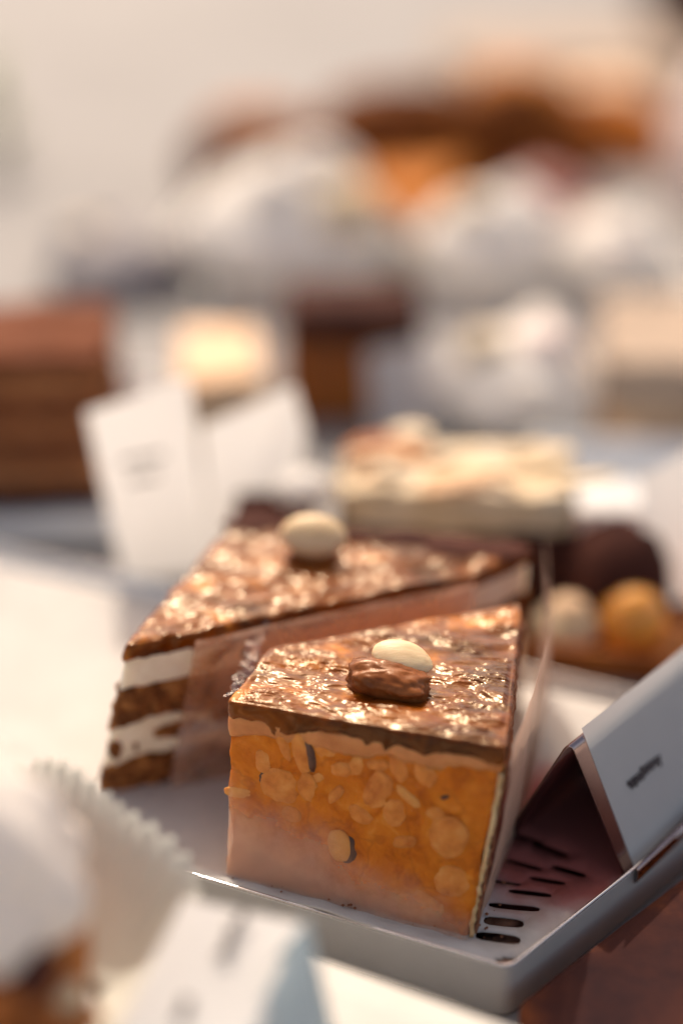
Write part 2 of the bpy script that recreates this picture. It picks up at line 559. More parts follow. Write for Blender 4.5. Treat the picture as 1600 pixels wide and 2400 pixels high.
def lathe(name, prof, m, parent, ctr, n=48, wob=0.0, ws=1.0, tilt=None, swirl=0.0, lobes=6):
    V = []
    th = np.linspace(0, 2 * math.pi, n, endpoint=False)
    for r, z in prof:
        rr = r * (1 + swirl * np.cos(lobes * th + 1.3 * z))
        V.append(np.stack([rr * np.cos(th), rr * np.sin(th), np.full(n, z)], 1))
    V = np.concatenate(V)
    if wob:
        d = fbm(V * ws + 3.3, 3)
        rad = np.linalg.norm(V[:, :2], axis=1)
        V[:, :2] *= (1 + wob * d / np.maximum(rad, 0.3))[:, None]
        V[:, 2] += wob * 0.6 * d * (rad > 1e-3)
    if tilt is not None:
        V = V @ np.array(tilt).T
    V += np.array(ctr)
    F = grid_faces(n, len(prof), 0, True)
    F.append(tuple(range(n - 1, -1, -1)))
    F.append(tuple((len(prof) - 1) * n + i for i in range(n)))
    return mesh(name, V, F, m, parent)

def blob(name, ctr, rad, m, parent=None, axes=None, n=20, wob=0.1, ws=1.5, point=0.0, power=1.0, loc=None, seed=0):
    """a lumpy ellipsoid; axes = 3 unit vectors (rows); point sharpens the +first axis; power<1 squares it"""
    bm = bmesh.new()
    bmesh.ops.create_uvsphere(bm, u_segments=n, v_segments=max(6, n // 2), radius=1)
    V = np.array([v.co[:] for v in bm.verts])
    F = [tuple(v.index for v in f.verts) for f in bm.faces]
    bm.free()
    if power != 1.0:
        V = np.sign(V) * np.abs(V) ** power
    V *= (1 + wob * fbm(V * ws + 9.7 * seed, 3))[:, None]
    if point:
        k = 1 - point * np.clip(V[:, 0], 0, 1) ** 2
        V[:, 1] *= k
        V[:, 2] *= k
    V = V * np.array(rad)
    if axes is not None:
        V = V @ np.array(axes, float)
    V += np.array(ctr)
    return mesh(name, V, F, m, parent, loc=loc)

def rotz(d):
    c, s_ = math.cos(R(d)), math.sin(R(d))
    return np.array([[c, s_, 0], [-s_, c, 0], [0, 0, 1]])

def tube(name, pts, r, m, parent=None, n=8, loc=None):
    pts = np.array(pts, float)
    V = []
    up = np.array([0.13, 0.21, 0.97])
    for i, p in enumerate(pts):
        t = pts[min(i + 1, len(pts) - 1)] - pts[max(i - 1, 0)]
        t /= np.linalg.norm(t)
        a = np.cross(t, up)
        a /= np.linalg.norm(a)
        b = np.cross(t, a)
        rr = r[i] if hasattr(r, '__len__') else r
        for k in range(n):
            q = 2 * math.pi * k / n
            V.append(p + rr * (math.cos(q) * a + math.sin(q) * b))
    F = grid_faces(n, len(pts), 0, True)
    F.append(tuple(range(n - 1, -1, -1)))
    F.append(tuple((len(pts) - 1) * n + i for i in range(n)))
    return mesh(name, V, F, m, parent, loc=loc)

def scribble(name, o, ux, uy, words, h, m, parent, lift):
    """illegible blurred handwriting: flat strokes on a card. o origin, ux/uy unit directions, words = [(x0, y0, length)]"""
    o, ux, uy = map(np.array, (o, ux, uy))
    nz = np.cross(ux, uy)
    V, F = [], []
    rnd = random.Random(len(words) * 7 + 3)
    for x0, y0, L in words:
        x = x0
        pts = []
        n = max(6, int(L / h * 7))
        for i in range(n + 1):
            f = i / n
            pts.append((x0 + L * f, y0 + h * (0.5 + 0.5 * math.sin(i * 2.2) * rnd.uniform(0.4, 1.0))))
        w = h * 0.13
        for i in range(n):
            p, q = np.array(pts[i]), np.array(pts[i + 1])
            d = q - p
            d = d / np.linalg.norm(d)
            s_ = np.array([-d[1], d[0]]) * w
            b = len(V)
            for c in (p - s_, p + s_, q + s_, q - s_):
                V.append(o + ux * c[0] + uy * c[1] + nz * lift)
            F.append((b, b + 1, b + 2, b + 3))
    return mesh(name, V, F, m, parent, smooth=False)

def struct(name, V, F, m):
    o = mesh(name, V, F, m, None, smooth=False)
    o['kind'] = 'structure'
    return o

def boxv(x0, x1, y0, y1, z0, z1):
    V = [(x, y, z) for z in (z0, z1) for y in (y0, y1) for x in (x0, x1)]
    F = [(0, 2, 3, 1), (4, 5, 7, 6), (0, 1, 5, 4), (2, 6, 7, 3), (0, 4, 6, 2), (1, 3, 7, 5)]
    return V, F

# ------------------------------------------------------------------ the setting
V, F = boxv(-110, 110, -16, 170, -4, 0)
struct('counter', V, F, M['counter'])
V, F = boxv(-3000, 3000, -3000, 3000, -110, -92)
struct('ground', V, F, M['ground'])

# ------------------------------------------------------------------ steel tray with paper liner
A_, B_, C_, D_ = [np.array(p) for p in ((-14.0, 4.55), (2.8, -2.8), (10.87, 5.46), (-14.0, 16.33))]
poly = [A_, B_, C_, D_]

def round_poly(poly, r, n=7):
    out = []
    L = len(poly)
    for i in range(L):
        p, a, b = poly[i], poly[i - 1], poly[(i + 1) % L]
        da, db = (a - p) / np.linalg.norm(a - p), (b - p) / np.linalg.norm(b - p)
        for k in range(n + 1):
            f = k / n
            out.append(p + da * r * (1 - f) ** 2 + db * r * f ** 2)
    return np.array(out)

def inset(poly, d):
    out = []
    L = len(poly)
    for i in range(L):
        p, a, b = poly[i], poly[i - 1], poly[(i + 1) % L]
        t1 = (p - a) / np.linalg.norm(p - a)
        t2 = (b - p) / np.linalg.norm(b - p)
        n1, n2 = np.array([-t1[1], t1[0]]), np.array([-t2[1], t2[0]])
        k = n1 + n2
        out.append(p + k * d / (1 + n1 @ n2))
    return out

def ringp(d, z, r):
    q = round_poly(inset(poly, d), r)
    return np.concatenate([q, np.full((len(q), 1), z)], 1)

tray = thing('serving_tray', 'stainless steel tray holding the two cake slices on perforated paper', 'tray', (0, 3, 0.15))
rings = [ringp(0.12, 0.02, .28), ringp(-0.02, 0.08, .28), ringp(0.05, 1.22, .24), ringp(0.0, 1.27, .24), ringp(0.01, 1.31, .24), ringp(0.04, 1.315, .24), ringp(0.065, 1.28, .24),
         ringp(0.12, 1.1, .24), ringp(0.34, 0.42, .5), ringp(0.5, 0.36, .5)]
n_ = len(rings[0])
mesh('wall', np.concatenate(rings), grid_faces(n_, len(rings), 0, True), M['enamel'], tray)
fl = ringp(0.5, 0.36, .5)
fb = ringp(0.12, 0.02, .28)
mesh('floor', np.concatenate([fl, fb]), [tuple(range(n_)), tuple(range(2 * n_ - 1, n_ - 1, -1))], M['holder'], tray, smooth=False)

rim_ = ringp(0.035, 1.315, .24)
V = []
for k in range(8):
    q = 2 * math.pi * k / 8
    V.append(ringp(0.035 + 0.04 * math.cos(q), 1.315 + 0.04 * math.sin(q), .24))
V = np.concatenate(V + [V[0]])
mesh('rolled_rim', V, grid_faces(n_, 9, 0, True), M['bright_steel'], tray)

# liner, cut with a curved row of slots, saw-toothed against the right rim
def slot(cx, cy, ang, L, w):
    c, s_ = math.cos(R(ang)), math.sin(R(ang))
    pts = []
    for k in range(12):
        q = 2 * math.pi * k / 12
        x = L / 2 * np.sign(math.cos(q)) * abs(math.cos(q)) ** 0.5
        y = w / 2 * np.sign(math.sin(q)) * abs(math.sin(q)) ** 0.7
        pts.append((cx + x * c - y * s_, cy + x * s_ + y * c))
    return pts
slots = [slot(2.70, -1.50, -12, 0.95, 0.30), slot(2.86, -1.02, -10, 0.85, 0.30), slot(3.12, -0.55, -9, 1.1, 0.20), slot(3.50, -0.10, -12, 0.95, 0.17), slot(3.92, 0.30, -16, 0.8, 0.17),
         slot(4.42, 0.62, -26, 0.8, 0.2), slot(3.45, 0.85, -24, 0.9, 0.16), slot(4.1, 1.35, -30, 0.9, 0.2), slot(3.0, 0.25, -14, 0.7, 0.12), slot(3.6, 1.75, -30, 0.8, 0.18)]
fr = (B_ - A_) / np.linalg.norm(B_ - A_)
rt = (C_ - B_) / np.linalg.norm(C_ - B_)
outer = []
ip = inset(poly, 0.17)
def seg(a, b, n, fn):
    t = (b - a) / np.linalg.norm(b - a)
    nn = np.array([-t[1], t[0]])
    for k in range(n):
        f = k / n
        outer.append(a + (b - a) * f + nn * fn(k, f))
seg(ip[0], ip[1], 90, lambda k, f: -0.15 + 0.05 * math.sin(f * 21) * math.sin(f * 47 + 1))
seg(ip[1], ip[2], 110, lambda k, f: 0.14 * (k % 2) + (0.02 if f > 0.04 else 0.25))
seg(ip[2], ip[3], 40, lambda k, f: 0.1)
seg(ip[3], ip[0], 20, lambda k, f: 0.1)
pts = [Vector(p) for p in outer]
edges = [(i, (i + 1) % len(pts)) for i in range(len(pts))]
for sl in slots:
    b = len(pts)
    pts += [Vector(p) for p in sl]
    edges += [(b + i, b + (i + 1) % len(sl)) for i in range(len(sl))]
for x in np.arange(-13.5, 10, 0.45):            # inner points so the sheet can bend
    for y in np.arange(-2.5, 16, 0.45):
        p = np.array([x, y])
        ok = all((np.cross(b - a, p - a) / np.linalg.norm(b - a)) > 0.45 for a, b in zip(poly, poly[1:] + poly[:1]))
        if ok and all(math.hypot(x - sl[0][0] + 0.45, y - sl[0][1]) > 0.7 for sl in slots):
            pts.append(Vector((x, y)))
vo, eo, fo, _, _, _ = geometry.delaunay_2d_cdt(pts, edges, [], 1, 1e-6)
vo = np.array([v[:] for v in vo])
def inside(p, pl):
    c = False
    j = len(pl) - 1
    for i in range(len(pl)):
        if (pl[i][1] > p[1]) != (pl[j][1] > p[1]) and p[0] < (pl[j][0] - pl[i][0]) * (p[1] - pl[i][1]) / (pl[j][1] - pl[i][1]) + pl[i][0]:
            c = not c
        j = i
    return c
faces = []
for f in fo:
    c = vo[list(f)].mean(0)
    if not any(abs(c[0] - sl[0][0]) < 1.5 and inside(c, sl) for sl in slots) and inside(c, outer):
        faces.append(tuple(f))
nf = np.array([-fr[1], fr[0]])
df = (vo - A_) @ nf
al = (vo - A_) @ fr
zz = 0.93 + 0.035 * fbm(np.concatenate([vo * 0.8, np.zeros((len(vo), 1))], 1), 2)
lift = np.clip(1 - df / 0.85, 0, 1)
zz += lift ** 1.3 * (0.385 + 0.035 * (1 + np.sin(al * 0.9 + 0.6)) + 0.02 * np.sin(al * 2.3))
zz = np.where((al > 15.6), np.minimum(zz, 1.3), zz)
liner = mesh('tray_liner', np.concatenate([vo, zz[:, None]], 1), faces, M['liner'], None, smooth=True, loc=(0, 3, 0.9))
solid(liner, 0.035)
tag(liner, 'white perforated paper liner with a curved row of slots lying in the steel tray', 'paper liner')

# ------------------------------------------------------------------ front slice
def top_front(G):
    q = G.copy()
    q[:, 2] = 0
    c, s_ = math.cos(R(-14)), math.sin(R(-14))
    x = q[:, 0] * c + q[:, 1] * s_
    y = -q[:, 0] * s_ + q[:, 1] * c
    W = np.stack([x * 0.8, y * 1.5, 0 * x], 1)
    w = fbm(W * 0.7 + 5, 3)
    k = np.clip(0.55 + 1.6 * fbm(W * 0.9 + 40, 2), 0.12, 1)
    S = np.stack([x * 0.75, y * 3.2, 0 * x], 1)
    r1 = fbm(W * 1.0 + w[:, None] * 0.8, 3, ridge=True)
    r2 = fbm(S * 2.6 + 8.1 + w[:, None] * 2, 3, ridge=True)
    r3 = fbm(S * 6.5 + 3.1 + w[:, None] * 4, 2, ridge=True)
    return 0.13 * w + 0.04 * r1 + 0.030 * r2 * k + 0.006 * k * r3

front = thing('cake_slice', 'front caramel cake slice with nuts in its cut face', 'cake slice', (0, 1.5, 0.96), 'cake slices on the tray')
qb = [(-3.0, .5), (2.1, -1.5), (3.15, 4.4), (-2.5, 2.5)]
qt = [(-2.8, .8), (2.72, -.85), (3.55, 4.8), (-2.05, 2.85)]
FB = Block(qb, qt, 0.96, 5.25, 0.05)
FB.layer('nougat_body', M['nougat'], front, 0.0, 0.90, N=150, rows=100, amp=0.12, nscale=1.4, oct=8, seed=1)
FB.layer('praline_layer', M['praline'], front, 0.845, 0.93, N=90, rows=10, amp=0.03, nscale=3, proud=0.03, w0=0.42, wscale=1.1, seed=2, lip=0.03, ws_oct=4)
FB.layer('glaze', M['glaze'], front, 0.905, 1.0, N=260, rows=9, amp=0.10, nscale=2.0, oct=5, proud=0.035, w0=0.42, wscale=1.0, seed=3, top=top_front, lip=0.03)

def fface(s_, t):
    """a point on the front cut face, its right, up and outward directions"""
    P = lambda s_, t: np.array([*( (np.array(qb[0]) * (1 - s_) + np.array(qb[1]) * s_) * (1 - t) + (np.array(qt[0]) * (1 - s_) + np.array(qt[1]) * s_) * t), 0.96 + 4.29 * t])
    p = P(s_, t)
    ux = P(1, t) - P(0, t)
    ux /= np.linalg.norm(ux)
    uz = P(s_, 1) - P(s_, 0)
    uz /= np.linalg.norm(uz)
    n = np.cross(ux, uz)
    n /= np.linalg.norm(n)
    uz = np.cross(n, ux)
    p = p + n * float(0.12 * fbm(p[None] * 1.4 + 11.1, 4)[0])       # the cut face is uneven
    return p, ux, uz, n

# nuts in the cut face: s, t, half width, half height, turn in degrees, material, dark skin offset (or None)
NUTS = [(0.275, 0.80, 0.17, 0.46, 12, 'nut', (0.10, -0.02)), (0.205, 0.82, 0.12, 0.36, 24, 'nut', None), (0.36, 0.83, 0.22, 0.20, -20, 'nut', None),
        (0.20, 0.575, 0.40, 0.38, 30, 'nut', (-0.14, 0.15)), (0.045, 0.50, 0.33, 0.11, 8, 'nut_pale', None), (0.575, 0.66, 0.27, 0.42, -14, 'nut', None),
        (0.69, 0.665, 0.28, 0.10, -36, 'nut_pale', None), (0.455, 0.325, 0.23, 0.33, 12, 'nut_pale', (0.15, -0.07)), (0.855, 0.50, 0.36, 0.40, 0, 'nut', None),
        (0.905, 0.27, 0.36, 0.34, 20, 'nut', None), (0.79, 0.10, 0.46, 0.32, 0, 'nut', None), (0.10, 0.27, 0.34, 0.42, 10, 'nut', None),
        (0.82, 0.695, 0.09, 0.04, 30, 'skin', None), (0.74, 0.79, 0.20, 0.26, 40, 'nut', None), (0.485, 0.77, 0.17, 0.24, -30, 'nut', None),
        (0.64, 0.80, 0.16, 0.28, 20, 'nut', None), (0.34, 0.66, 0.10, 0.22, -50, 'nut', None), (0.42, 0.60, 0.22, 0.10, 60, 'nut', None), (0.31, 0.60, 0.20, 0.30, 10, 'nut', None), (0.52, 0.52, 0.26, 0.18, -20, 'nut', None), (0.645, 0.57, 0.24, 0.28, 30, 'nut', None), (0.43, 0.74, 0.22, 0.16, 10, 'nut', None), (0.79, 0.60, 0.24, 0.16, -15, 'nut', None), (0.56, 0.80, 0.24, 0.13, 8, 'nut', None), (0.13, 0.70, 0.16, 0.24, 0, 'nut', None), (0.25, 0.43, 0.24, 0.2, 0, 'nut', None), (0.70, 0.42, 0.24, 0.12, 20, 'nut', None)]
for i, (s_, t, w, h, a, mk, sk) in enumerate(NUTS):
    p, ux, uz, n = fface(s_, t)
    c, d = math.cos(R(a)), math.sin(R(a))
    ax = [ux * c + uz * d, uz * c - ux * d, n]
    dep = (0.06, 0.085, 0.05, 0.07)[i % 4]
    pk = blob('nut_piece', p - n * (0.005 if i in (0, 3, 7) else (0.015, 0.03, 0.01)[i % 3]), (w * 1.12, h * 1.12, dep), M[mk], front, ax, n=32, wob=0.06 if i == 7 else (0.32 if mk == 'nut' else 0.2), ws=1.15, seed=i, power=1.0 if mk == 'nut' else 0.8)
    if sk:
        pp = p + ux * sk[0] + uz * sk[1] - n * 0.05
        so = blob('nut_skin', pp, (w * 1.08, h * 1.05, 0.085), M['skin'], front, ax, n=28, wob=0.08 if i == 7 else 0.3, ws=1.15, seed=i, power=0.9)
        so.parent = pk
# cream and cocoa crust down the right side of the slice
def side_sheet(off, s0, s1, t0, t1, rough_, seed, q0=1, q1=2):
    a0, b0 = np.array(qb[q0], float), np.array(qb[q1], float)
    a1, b1 = np.array(qt[q0], float), np.array(qt[q1], float)
    def fn(u, v):
        s_ = s0 + (s1 - s0) * u
        t = t0 + (t1 - t0) * v
        bot = a0 + (b0 - a0) * s_[:, None]
        topp = a1 + (b1 - a1) * s_[:, None]
        xy = bot * (1 - t)[:, None] + topp * t[:, None]
        P = np.concatenate([xy, (0.96 + 4.29 * t)[:, None]], 1)
        d = (b1 - a1) / np.linalg.norm(b1 - a1)
        nr = np.array([d[1], -d[0]])
        k = off + rough_ * fbm(P * 4 + seed, 4)
        P[:, :2] += nr * k[:, None]
        e = (u < 0.02)
        P[:, 1] += np.where(e, rough_ * 1.2 * fbm(P * 6 + seed + 4, 3), 0)
        return P
    return fn
o = sheet('side_cream', side_sheet(0.03, 0.002, 0.99, 0.0, 0.86, 0.09, 3), 60, 60, M['side_cream'], front)
solid(o, 0.09, 0)
o = sheet('side_crust', side_sheet(0.11, 0.004, 0.985, 0.02, 0.90, 0.11, 9), 60, 80, M['crust'], front)
solid(o, 0.06, 0)

# almond and chocolate on the front slice
def frame(a, b):
    a = np.array(a, float)
    a /= np.linalg.norm(a)
    b = np.array(b, float)
    b -= a * (a @ b)
    b /= np.linalg.norm(b)
    return [a, b, np.cross(a, b)]
ch = blob('chocolate_lump', (0.46, 1.20, 5.46), (0.84, 0.42, 0.36), M['choc'], None, frame((0.95, -0.27, -0.10), (0.2, 0.9, 0.25)), n=72, wob=0.30, ws=1.5, power=0.68, loc=(0.48, 1.42, 5.2))
tag(ch, 'glossy milk chocolate lump on the front slice, leaning against the almond', 'chocolate')
ax = np.array([[0.90, -0.30, -0.20], [0.28, 0.55, 0.79], [0, 0, 0]])
al1 = blob('almond', (0.76, 1.62, 5.77), (0.66, 0.42, 0.22), M['almond'], None, frame((0.94, -0.26, -0.16), (0.10, 0.75, 0.42)), n=40, wob=0.05, ws=1.2, point=0.25, loc=(0.7, 1.9, 5.5))
tag(al1, 'blanched almond leaning on the chocolate lump of the front slice', 'almond', 'almonds on the cake slices')

# ------------------------------------------------------------------ back slice
def top_back(G):
    q = G.copy()
    q[:, 2] = 0
    W = np.stack([q[:, 0] * 0.9 + q[:, 1] * 0.2, q[:, 1] * 1.6 - q[:, 0] * 0.3, 0 * q[:, 0]], 1)
    w = fbm(W * 0.7 + 2, 3)
    r1 = fbm(W * 1.3 + w[:, None], 4, ridge=True)
    return 0.12 * w + 0.05 * r1 + 0.028 * fbm(W * np.array([2.2, 4.0, 1]) + w[:, None] * 2, 3, ridge=True)

back = thing('cake_slice', 'back cake slice with white cream between dark sponge layers and an almond on top', 'cake slice', (-1, 6, 0.96), 'cake slices on the tray')
bqb = [(-6.25, 3.35), (2.4, 5.9), (4.0, 7.3), (-4.1, 9.2)]
bqt = [(-5.25, 2.9), (2.55, 6.15), (4.1, 7.55), (-3.2, 8.95)]
BB = Block(bqb, bqt, 0.96, 5.25, 0.05)
BB.layer('sponge_layer', M['sponge'], back, 0.0, 0.225, N=80, rows=18, amp=0.20, nscale=3.2, oct=6, w1=0.5, wscale=1.0, seed=11, seed1=21)
BB.layer('cream_layer', M['cream'], back, 0.22, 0.475, N=80, rows=16, amp=0.05, nscale=2.5, w0=0.5, w1=0.3, wscale=1.0, seed=12, seed0=21, seed1=22, proud=-0.01)
BB.layer('sponge_layer', M['sponge'], back, 0.47, 0.72, N=90, rows=20, amp=0.22, nscale=3.4, oct=6, w0=0.3, w1=0.28, wscale=1.0, seed=13, seed0=22, seed1=23, proud=0.04)
BB.layer('cream_layer', M['cream'], back, 0.715, 0.915, N=80, rows=14, amp=0.06, nscale=2.5, w0=0.28, w1=0.15, wscale=1.0, seed=14, seed0=23, seed1=24, proud=-0.03)
BB.layer('glaze', M['glaze'], back, 0.90, 1.0, N=150, rows=8, amp=0.10, nscale=2.4, oct=5, w0=0.22, wscale=1.2, seed=15, seed0=24, top=top_back, lip=0.05, proud=0.01)
# sponge streaks caught in the lower cream
def bface(s_, t):
    a = (np.array(bqb[0]) * (1 - s_) + np.array(bqb[1]) * s_) * (1 - t) + (np.array(bqt[0]) * (1 - s_) + np.array(bqt[1]) * s_) * t
    d = np.array(bqb[1]) - np.array(bqb[0])
    d = d / np.linalg.norm(d)
    return np.array([a[0], a[1], 0.96 + 4.29 * t]), np.array([d[0], d[1], 0]), np.array([0, 0, 1.0]), np.array([d[1], -d[0], 0])
for i, (s_, t, w, h) in enumerate([(0.19, 0.375, 0.62, 0.22), (0.335, 0.42, 0.6, 0.26), (0.03, 0.315, 0.16, 0.30), (0.085, 0.30, 0.05, 0.14), (0.5, 0.40, 0.6, 0.2)]):
    p, ux, uz, n = bface(s_, t)
    blob('sponge_crumb', p - n * 0.02, (w, h, 0.12), M['sponge'], back, [ux, uz, n], n=30, wob=0.45, ws=2.2, seed=60 + i)
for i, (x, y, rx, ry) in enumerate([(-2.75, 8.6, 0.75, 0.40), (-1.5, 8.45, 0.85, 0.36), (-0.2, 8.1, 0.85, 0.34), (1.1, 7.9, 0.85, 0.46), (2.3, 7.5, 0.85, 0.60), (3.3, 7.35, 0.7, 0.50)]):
    blob('shade_strip', (x, y, 5.26), (rx, ry, 0.13), M['dark'], back, rotz(-9), n=24, wob=0.3, seed=90 + i)  # dark blobs stand in for the shade along the slice's back edge
ch2 = blob('chocolate_lump', (-1.2, 6.95, 5.34), (0.66, 0.40, 0.20), M['choc'], None, rotz(-6), n=40, wob=0.12, ws=1.8, power=0.6, loc=(-1.2, 6.7, 5.2))
tag(ch2, 'dark chocolate lump under the almond of the back slice', 'chocolate')
al2 = blob('almond', (-1.18, 6.85, 5.92), (0.80, 0.52, 0.26), M['almond'], None, frame((0.99, -0.1, -0.04), (0.0, 0.62, 0.78)), n=40, wob=0.05, ws=1.2, point=0.15, loc=(-1.2, 6.9, 5.5))
tag(al2, 'blanched almond standing on the back slice, blurred', 'almond', 'almonds on the cake slices')

cr = random.Random(9)
V, F = [], []
for i in range(70):
    f = cr.random()
    bx_, by_ = 2.3 + 1.0 * f + cr.uniform(0.02, 0.55) ** 1.5, -1.5 + 5.5 * f + cr.uniform(-0.5, 0.3)
    if i < 22:
        bx_, by_ = -2.9 + 4.9 * f + cr.uniform(-.1, .1), 0.42 - 1.95 * f - cr.uniform(0.02, 0.25)
    r_ = cr.uniform(0.012, 0.05)
    b_ = len(V)
    for d in ((1, 0, 0), (-1, 0, 0), (0, 1, 0), (0, -1, 0), (0, 0, 1), (0, 0, -1)):
        V.append((bx_ + d[0] * r_ * cr.uniform(.6, 1.4), by_ + d[1] * r_ * cr.uniform(.6, 1.4), (1.02 if i >= 22 else 1.12) + d[2] * r_))
    F += [(b_ + a, b_ + c, b_ + e) for a, c, e in ((0, 2, 4), (2, 1, 4), (1, 3, 4), (3, 0, 4), (2, 0, 5), (1, 2, 5), (3, 1, 5), (0, 3, 5))]
crumbs = mesh('cake_crumbs', V, F, M['crust'], None, smooth=False, loc=(2.5, 0, 1.0))
crumbs['kind'] = 'stuff'
tag(crumbs, 'tiny brown crumbs scattered on the paper liner around the front slice', 'crumbs')

# ------------------------------------------------------------------ plastic film round the slices
M['film_front'] = film_mat('painted_haze_film', rough=0.07, ior=1.18, haze=0.6, haze_col=(0.84, 0.67, 0.56), haze_scale=0.9, haze_axis=(-0.42, 0, -1.0), haze_from=-0.9, haze_to=1.2, bump=0.02, bscale=1.5)  # glass reflection veil painted in as diffuse colour, densest at lower left
M['film_side'] = film_mat('painted_tan_film', rough=0.2, ior=1.5, tint=(0.95, 0.86, 0.79), haze=0.8, haze_col=(0.80, 0.54, 0.41), haze_scale=1.3, haze_from=0.0, haze_to=0.5, bump=0.03, bscale=1.2)  # tan haze painted into the side film as diffuse colour
M['film_back'] = film_mat('warm_film', rough=0.1, tint=(0.96, 0.86, 0.76), ior=1.4, haze=0.52, haze_col=(0.86, 0.60, 0.46), haze_scale=1.0, haze_from=0.1, haze_to=0.8, bump=0.03, bscale=1.2)  # same painted haze, paling the shaded face behind the film
M['gel'] = film_mat('wet_syrup', rough=0.06, tint=(0.97, 0.85, 0.74), ior=1.9, bump=0.06, bscale=5)
wrap = thing('plastic_wrap', 'clear plastic film with glass haze painted in at lower left, wrapped round the front slice', 'plastic film', (0, 0, 0.97), 'plastic films round the cakes')
def film_f(u, v):
    P = []
    for s_, t in zip(0.012 + 0.988 * u, 0.0 + 0.90 * v):
        p, ux, uz, n = fface(s_, t)
        P.append(p + n * 0.15)
    P = np.array(P)
    P[:, 1] -= 0.03 * fbm(P * 0.8 + 3, 2)
    return P
sheet('front_film', film_f, 40, 40, M['film_front'], wrap)
SB = np.array([(2.28, -1.35), (2.85, 0.4), (3.75, 3.0), (4.35, 5.6), (4.6, 8.1)])
ST = np.array([(2.88, -0.80), (3.45, 0.9), (4.05, 3.4), (4.32, 5.6), (4.5, 8.1)])
def polyl(Q, u):
    x = np.linspace(0, 1, len(Q))
    return np.stack([np.interp(u, x, Q[:, 0]), np.interp(u, x, Q[:, 1])], 1)
def film_s(u, v):
    b, t = polyl(SB, u), polyl(ST, u)
    bul = np.sin(math.pi * v) * 0.18
    xy = b * (1 - v)[:, None] + t * v[:, None]
    P = np.concatenate([xy, (1.0 + 4.3 * v)[:, None]], 1)
    P[:, 0] += bul * 0.5 + 0.10 * fbm(P * np.array([0.5, 0.7, 0.5]) + 4, 3)
    return P
sheet('side_film', film_s, 60, 40, M['film_side'], wrap)
wrap2 = thing('plastic_wrap', 'clear warm-tinted plastic film over the cut face of the back slice', 'plastic film', (-1, 4.5, 0.97), 'plastic films round the cakes')
def film_b(u, v):
    P = []
    for s_, t in zip(0.19 + 0.81 * u, 0.98 * v):
        p, ux, uz, n = bface(s_, t)
        P.append(p + n * 0.22)
    P = np.array(P)
    P[:, 1] += 0.06 * fbm(P * 0.9 + 8, 3)
    return P
sheet('face_film', film_b, 50, 30, M['film_back'], wrap2)

# sticky syrup strung between the two slices
syr = thing('syrup_string', 'wet crinkled syrup string with a clear drop between the two slices', 'syrup', (-2.5, 3.5, 4.6))
def syr_f(u, v):
    a, b = np.array([-2.35, 4.2, 5.15]), np.array([-2.80, 1.35, 5.05])
    P = a + (b - a) * v[:, None] + np.outer((u - 0.5), (0.42, 0.05, 0.10))
    d = fbm(P * 4.5 + 2, 4)
    d2 = fbm(P * 4.5 + 22, 4)
    P[:, 2] += 0.22 * d - 0.25 * np.sin(math.pi * v)
    P[:, 0] += 0.18 * d2
    return P
sheet('crinkled_strip', syr_f, 24, 90, M['gel'], syr)
tube('thread', [(-2.36, 4.1, 5.02), (-2.46, 3.92, 4.95), (-2.56, 3.74, 4.86), (-2.64, 3.58, 4.76), (-2.67, 3.52, 4.71)], [0.05, 0.055, 0.02, 0.03, 0.06], M['gel'], syr, 10)
blob('drop', (-2.67, 3.52, 4.69), (0.09, 0.09, 0.10), M['gel'], syr, n=16, wob=0.05)

# ------------------------------------------------------------------ price card holder on the tray (right)
rd = np.array([0.648, 0.761, 0.0])          # ridge direction
ff, bf, ap = np.array([5.61, 0.38, 1.0]), np.array([2.98, 1.42, 1.0]), np.array([4.26, 0.82, 4.22])
hold = thing('price_card_holder', 'bent steel price card holder standing on the tray beside the front slice', 'card holder', (4.3, 0.9, 0.98))
hl = 8.0
def strip(name, prof, L, m, parent, th):
    prof = np.array(prof)
    n = len(prof)
    V = np.concatenate([prof, prof + rd * L])
    F = [(i, i + 1, n + i + 1, n + i) for i in range(n - 1)]
    o = mesh(name, V, F, m, parent)
    solid(o, th, 0)
    return o
def bez(a, b, c, n=8):
    return [a * (1 - f) ** 2 + 2 * b * f * (1 - f) + c * f * f for f in np.linspace(0, 1, n)]
dn = (ff - ap) / np.linalg.norm(ff - ap)
bk = (bf - ap) / np.linalg.norm(bf - ap)
out_ = np.cross(rd, dn)
if out_[1] > 0:
    out_ = -out_
prof = [bf] + [ap + bk * 0.4] + bez(ap + bk * 0.35, ap + np.array([0, 0, 0.06]), ap + dn * 0.35)[1:] + [ap + dn * 1.5, ap + dn * 2.9, ff]
strip('leg_plate', prof, hl, M['holder'], hold, 0.06)
lipp = bez(ff, ff + dn * 0.35 + out_ * 0.25, ff + out_ * 0.42 - dn * 0.30, 9)
strip('bottom_lip', lipp, hl, M['holder'], hold, 0.06)
pc = thing('price_card', 'white price card with dark handwriting in the steel holder', 'price card', tuple(ap + rd * 0.5))
off = out_ * 0.07
tl, bl = ap + rd * 0.42 + dn * 0.10 + off, ff + rd * 0.30 - dn * 0.10 + off
quad_card('card_face', [ap + rd * 0.42 - dn * 0.12 + off, ap + rd * 7.6 - dn * 0.12 + off, ff + rd * 7.6 - dn * 0.1 + off, bl], M['card'], pc, 0.03)
up_ = -dn
scribble('handwriting', ap + rd * 1.1 + dn * 2.15 + off * 1.05, rd, up_, [(0.0, 0.25, 1.35)], 0.34, M['ink'], pc, 0.02 if np.cross(rd, up_) @ out_ > 0 else -0.02)

